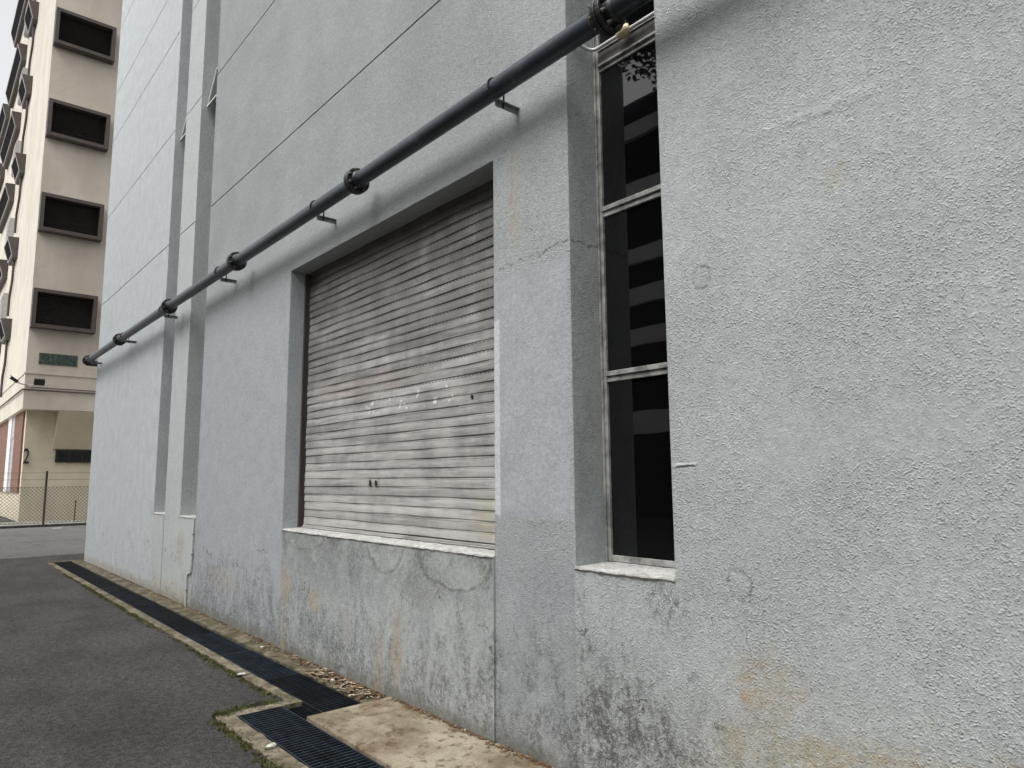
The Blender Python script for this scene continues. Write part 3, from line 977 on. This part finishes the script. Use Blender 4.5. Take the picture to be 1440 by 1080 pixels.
stone(-6.35, 2.50, .018, (.020, .016, .014), 'tiny white pebble on the footing strip below the shutter corner', 'stone', 8)
stone(-5.62, 2.06, .020, (.035, .022, .008), 'flat pale mortar flake on the kerb halfway along the narrow grates', 'mortar_chip', 14)

# ------------------------------------------------------------------ far side: kerb, pavement, fence
pv = MB()
pv.box(-70, -28.3, -30, 2.45, -.1, .05)
tag(pv.build('pavement', M_pave), kind='structure')
vk = MB()
slab_between(vk, [Vector((-27.85, y, 0)) for y in range(-30, 61, 3)], [Vector((-27.5, y, 0)) for y in range(-30, 61, 3)], .07, -.05)
tag(vk.build('verge_kerb', concrete('dark_kerb', (.05, .048, .042), (.11, .105, .095), (.03, .03, .025), .6, 3)), kind='structure')
yd = MB()
yd.face([(-31.6, 2.45, .012), (-27.85, 2.45, .012), (-27.85, 60, .012), (-31.6, 60, .012)])
tag(yd.build('yard', concrete('yard_concrete', (.20, .20, .17), (.30, .29, .25), (.12, .12, .10), .5, 2)), kind='structure')

rd = MB()
rd.box(-26.6, -26.4, 3.6, 3.85, .002, .006)
tag(rd.build('road_marking', M_mark), kind='structure')

fence = empty('chain_link_fence', (-27.7, 3.5, .07), 'chain link fence on dark posts along the road before the beige block', 'fence')
for py in (-1.9, .8, 3.49, 6.2, 8.9, 11.6):
    p = MB()
    p.box(-27.73, -27.67, py - .03, py + .03, .06, 1.80)
    at(p.build('post', M_post), fence)
w = MB()
for zz in (.12, 1.28, 1.52, 1.74):
    w.box(-27.667, -27.659, -3, 12, zz - .006, zz + .006)
at(w.build('strand_wire', M_wire), fence)
w = MB()
d = .11; z0, z1 = .12, 1.28
H = z1 - z0
y = -3 - H
while y < 12:
    for sg in (1, -1):
        ya, yb2 = (y, y + H) if sg > 0 else (y + H, y)
        a = Vector((-27.661 + .004 * sg, ya, z0)); b = Vector((-27.661 + .004 * sg, yb2, z1))
        n = Vector((0, -(b - a).z, (b - a).y)).normalized() * .006
        w.face([a - n, b - n, b + n, a + n])
    y += d
at(w.build('wire_mesh', M_wire, fix=False), fence)

# small weed and stake at the foot of the fence
wd = empty('roadside_weed', (-28.3, 5.02, .05), 'small dark weed at the fence foot beside the grey wall corner', 'plant')
s = MB(); s.tube([(-28.3, 5.02, .01), (-28.3, 5.04, .5), (-28.32, 5.0, .95)], [.03, .02, .01], 8)
at(s.build('stem', M_bark), wd)
l = MB()
for k in range(130):
    zz = rr.uniform(.15, 1.05)
    leaf(l, -28.3 + rr.gauss(0, .09), 5.02 + rr.gauss(0, .10), zz, rr.uniform(.04, .09))
at(l.build('foliage', M_yield, fix=False), wd)
sk = MB(); sk.tube([(-30.2, 4.75, .01), (-30.2, 4.76, .72)], .02, 8)
sk.box(-30.225, -30.175, 4.73, 4.785, .70, .76)
tag(sk.build('marker_stake', M_post), 'thin short stake standing behind the chain link fence', 'stake')

# ------------------------------------------------------------------ beige block
blk = empty('beige_block', (-31, 3, 0), 'tall beige and cream block with brown hooded windows beyond the road', 'building')
XF = -31.0; YS = 3.0; ZT = 34.0; ZS = 4.10
m = MB()
m.cur = 0     # front, beige
m.face([(XF, YS, ZS), (XF, 40, ZS), (XF, 40, ZT), (XF, YS, ZT)])
m.cur = 1     # side, cream
m.face([(XF, YS, ZS), (XF, YS, ZT), (-48.3, YS, ZT), (-48.3, YS, ZS)])
m.face([(-48.3, YS, ZS), (-48.3, YS, 24.4), (-75, YS, 24.4), (-75, YS, ZS)])
m.face([(-48.3, YS, 24.4), (-48.3, YS, ZT), (-48.3, 40, ZT), (-48.3, 40, 24.4)])
m.face([(-75, YS, 0), (-75, YS, 24.4), (-75, 40, 24.4), (-75, 40, 0)])
m.face([(-48.3, YS, 24.4), (-48.3, 40, 24.4), (-75, 40, 24.4), (-75, YS, 24.4)])
m.face([(XF, YS, ZT), (XF, 40, ZT), (-48.3, 40, ZT), (-48.3, YS, ZT)])
m.face([(XF, 40, 0), (-75, 40, 0), (-75, 40, ZT), (XF, 40, ZT)])
m.cur = 0     # soffit of the overhang
m.face([(XF, YS, ZS), (-75, YS, ZS), (-75, 40, ZS), (XF, 40, ZS)])
at(m.build('wall', [M_beige, M_cream], fix=False), blk)
# plaster string line on front and side
s = MB()
s.box(XF, XF + .03, YS - .03, 40, 5.40, 5.46)
s.box(-75, XF, YS - .03, YS, 5.40, 5.46)
at(s.build('string_course', [M_beige]), blk)
# recessed ground floor
g = MB()
g.box(-75, -31.6, 3.2, 39.9, 0, ZS - .002)
at(g.build('ground_floor_wall', M_creamgf), blk)
bk = MB()
bk.box(-34.5, -32.0, 3.14, 3.1995, 1.05, ZS - .003)
at(bk.build('brick_panel', M_brick), blk)
bk = MB()
bk.box(-44, -36.6, 3.14, 3.1995, 1.05, ZS - .003)
at(bk.build('brick_panel', M_brick), blk)
dr = MB()
dr.box(-35.35, -34.52, 3.15, 3.1995, 1.05, 3.2)
at(dr.build('door', M_lilac), blk)
dr = MB(); dr.box(-35.35, -34.52, 3.13, 3.1995, 3.21, ZS - .003)
at(dr.build('door_panel', simple('pale_panel', (.40, .38, .36), .7, 0, .1)), blk)
dr = MB(); dr.box(-36.58, -35.37, 3.10, 3.1995, 1.05, ZS - .003)
at(dr.build('pilaster', M_white), blk)
# dark drain line at the foot of the plinth
dl = MB(); dl.box(-70, -31.6, 2.46, 2.95, .012, .03)
tag(dl.build('plinth_drain', M_black), kind='structure')
# sloping stair soffit and strip window under the overhang
wg = MB()
poly = [(-31.598, ZS - .004), (-31.02, ZS - .004), (-31.02, ZS - .05), (-31.52, 2.67), (-31.598, 2.67)]
wg.prism(poly, lambda u, v: (u, 4.16 - .08 * (ZS - v) * .6, v), lambda u, v: (u, 12, v))
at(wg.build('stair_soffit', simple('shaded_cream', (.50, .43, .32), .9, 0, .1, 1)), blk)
ww = MB()
ww.box(-31.597, -31.53, 4.20, 12, 2.16, 2.64)
o = at(ww.build('strip_window', M_black), blk)
for k in range(7):
    q = MB(); q.box(-31.529, -31.522, 4.26 + k * .42, 4.62 + k * .42, 2.22, 2.58)
    q = q.build('pane', M_glass); q.parent = o

# hooded windows on the front
def front_hood():
    r = MB()
    y0, y1, z0, z1, x1 = 0.0, 2.08, 0.0, 1.46, .36
    w = .13
    r.box(.001, x1, y0, y0 + w, z0, z1); r.box(.001, x1, y1 - w, y1, z0, z1)
    r.box(.001, x1, y0 + w, y1 - w, z0, z0 + w); r.box(.001, x1, y0 + w, y1 - w, z1 - w, z1)
    r.box(.002, .012, y0 + w, y1 - w, z0 + w, z1 - w)
    return r
def front_louvre():
    r = MB()
    for k in range(15):
        z = .14 + k * .083
        M = Matrix.Translation((.06, 0, z)) @ Matrix.Rotation(R(38), 4, 'Y')
        r.box(-.04, .04, .12, 1.96, -.006, .006, M)
    return r
fh = front_hood().build('window_hood', M_hood); fl = front_louvre().build('louvre', M_louv2, fh)
first = True
for zz in (7.10, 10.80, 14.56, 18.34, 22.1, 25.9, 29.7):
    for yy in (3.01, 6.4, 9.8):
        o = fh if first else copy_tree(fh)
        first = False
        o.parent = blk; o.location = (0, yy - 3.0, zz)
# hooded windows on the side: profile leans back towards the foot
def side_hood(L, name='side_hood'):
    r = MB()
    pr = [(0, 0), (-.40, -.03), (-.40, -.10), (-.20, -.82), (-.19, -.92), (0, -.92)]
    r.prism(pr, lambda u, v: (0, u, v), lambda u, v: (-L, u, v))
    o = r.build(name, M_hood)
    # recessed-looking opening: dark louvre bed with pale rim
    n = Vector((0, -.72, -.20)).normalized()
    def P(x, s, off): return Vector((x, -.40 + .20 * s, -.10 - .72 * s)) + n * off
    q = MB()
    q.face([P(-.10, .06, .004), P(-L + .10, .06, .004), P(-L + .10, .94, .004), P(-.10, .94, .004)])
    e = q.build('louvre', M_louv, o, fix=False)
    q = MB()
    for (xa, xb, sa, sb) in ((-.02, -L + .02, 0, .05), (-.02, -L + .02, .95, 1.0), (-.02, -.09, .051, .949), (-L + .09, -L + .02, .051, .949)):
        c = [P(xa, sa, .001), P(xb, sa, .001), P(xb, sb, .001), P(xa, sb, .001)]
        dd = [p + n * .022 for p in c]
        q.face(c); q.face(dd)
        for i in range(4): q.face([c[i], c[(i + 1) % 4], dd[(i + 1) % 4], dd[i]])
    q.build('rim', M_rim, o)
    return o
sa = side_hood(1.75); sb_ = side_hood(6.1)
fa = fb = True
for zz in (8.62, 12.35, 16.3, 20.12, 23.85, 27.6, 31.4):
    o = sa if fa else copy_tree(sa); fa = False
    o.parent = blk; o.location = (-37.6 + 31, 0, zz)
    o = sb_ if fb else copy_tree(sb_); fb = False
    o.parent = blk; o.location = (-41.9 + 31, 0, zz)
    if zz < 24.2:
        for xx in (-49.6, -57.5, -65):
            o = copy_tree(sb_)
            o.parent = blk; o.location = (xx + 31, 0, zz)
    # ribbed pale vent panel and downpipe between the two hoods
    v = MB()
    v.box(-41.7, -40.5, 2.80, 2.9995, zz + .25, zz + 1.75)
    for k in range(7):
        v.box(-41.7, -40.5, 2.77, 2.7995, zz + .32 + k * .2, zz + .42 + k * .2)
    at(v.build('vent_panel', M_rim), blk)
    v = MB()
    v.tube([(-38.2, 2.92, zz - .92), (-38.2, 2.92, zz - 1.9), (-38.9, 2.92, zz - 2.5), (-38.9, 2.92, zz - 3.4)], .05, 8)
    at(v.build('downpipe', M_hood), blk)
# glass block vent on the front
gb = MB()
gb.box(XF, XF + .015, 3.37, 4.62, 5.78, 6.21)
o = at(gb.build('glass_block_window', M_grout), blk)
q = MB()
for i in range(7):
    for j in range(3):
        ya = 3.39 + i * .175; za = 5.795 + j * .138
        q.box(XF + .0155, XF + .03, ya, ya + .155, za, za + .122)
q = q.build('glass_blocks', M_gblock); q.parent = o
# conduit line round the fascia
c = MB()
c.tube([(XF + .05, 12, 4.80), (XF + .05, 2.95, 4.80), (-75, 2.95, 4.80)], .028, 8)
c.tube([(XF + .05, 12, 4.89), (XF + .05, 3.2, 4.89)], .018, 8)
at(c.build('cable_pipe', M_hood), blk)

# number plate figure on the cream corner
def figure_two():
    cu = bpy.data.curves.new('block_number', 'FONT')
    cu.body = '2'; cu.size = .80; cu.extrude = .02; cu.offset = .006
    o = bpy.data.objects.new('block_number', cu)
    COL.objects.link(o)
    dg = bpy.context.evaluated_depsgraph_get()
    me = bpy.data.meshes.new_from_object(o.evaluated_get(dg))
    bpy.data.objects.remove(o)
    me.materials.clear(); me.materials.append(M_black)
    o = bpy.data.objects.new('block_number', me)
    COL.objects.link(o)
    o.matrix_world = Matrix.Translation((-31.55, 3.19, 2.12)) @ Matrix(((0, 0, 1, 0), (.5, 0, 0, 0), (0, 1, 0, 0), (0, 0, 0, 1)))
    tag(o, 'black figure 2 mounted on the cream ground floor corner of the beige block', 'number')
figure_two()

# camera and floodlight on the fascia corner
sc = empty('security_camera', (XF, 2.95, 5.05), 'small dark security camera on an arm at the corner of the beige block', 'camera')
b = MB(); b.tube([(XF, 3.1, 4.98), (XF + .12, 2.9, 4.98), (XF + .15, 2.72, 5.06)], .02, 8)
at(b.build('arm', M_rim), sc)
b = MB(); M = Matrix.Translation((XF + .15, 2.68, 5.1)) @ Matrix.Rotation(R(-35), 4, 'X')
b.box(-.05, .05, -.16, .12, -.05, .05, M); b.box(-.06, .06, -.2, .12, .052, .062, M)
at(b.build('housing', M_black, bevel=.01), sc)
fl_ = empty('floodlight', (XF, 3.35, 5.0), 'black floodlight on a pale arm beside the security camera', 'lamp')
b = MB(); b.tube([(XF, 3.1, 4.95), (XF + .2, 3.2, 4.95), (XF + .25, 3.4, 5.0)], .02, 8)
at(b.build('arm', M_rim), fl_)
b = MB(); M = Matrix.Translation((XF + .26, 3.42, 5.08)) @ Matrix.Rotation(R(30), 4, 'Y')
b.box(-.06, .06, -.17, .17, -.12, .12, M)
at(b.build('housing', M_black, bevel=.02), fl_)

# ------------------------------------------------------------------ behind the viewer: what the dark panes reflect
ob = empty('opposite_block', (-4, -14, 0), 'dark block with pale storey bands, seen mirrored in the tall window panes', 'building')
b = MB()
b.box(-24, 12, -26, -14.2, 0, 15.6)
at(b.build('wall', M_oppbody), ob)
for (za, zb) in ((14.05, 14.88), (11.6, 12.3), (9.2, 9.8), (7.65, 8.3), (6.15, 6.75), (2.98, 3.8)):
    b = MB(); b.box(-24, 12, -14.198, -14.0, za, zb)
    at(b.build('storey_band', M_oppband), ob)
tr = empty('rain_tree', (-12.6, -17.5, 0), 'leafy tree rising over the opposite block, mirrored in the top pane', 'tree')
tr.location = (-12.8, -12.6, 0)
b = MB()
b.tube([(-12.8, -12.6, 0), (-12.7, -12.6, 6), (-12.9, -12.5, 12), (-12.8, -12.6, 16)], [.28, .22, .16, .06], 10)
for k in range(7):
    a = k * .9
    b.tube([(-12.8, -12.55, 13 + k * .4), (-12.8 + 1.1 * math.cos(a), -12.6 + 1.0 * math.sin(a), 14.6 + k * .45), (-12.8 + 2.0 * math.cos(a), -12.6 + 1.6 * math.sin(a), 15.4 + k * .5)], [.08, .05, .02], 6)
at(b.build('trunk', M_bark), tr)
l = MB()
cl = [(rr.uniform(-15.0, -10.5), rr.gauss(-12.8, .7), rr.uniform(15.2, 18)) for _ in range(36)] + [(rr.uniform(-20, -11), rr.gauss(-12.8, .8), rr.uniform(18.0, 21.5)) for _ in range(60)]
for k in range(7000):
    cx, cy, cz = rr.choice(cl)
    leaf(l, cx + rr.gauss(0, .4), cy + rr.gauss(0, .4), cz + rr.gauss(0, .35), rr.uniform(.10, .22))
at(l.build('crown', M_leaf, fix=False), tr)
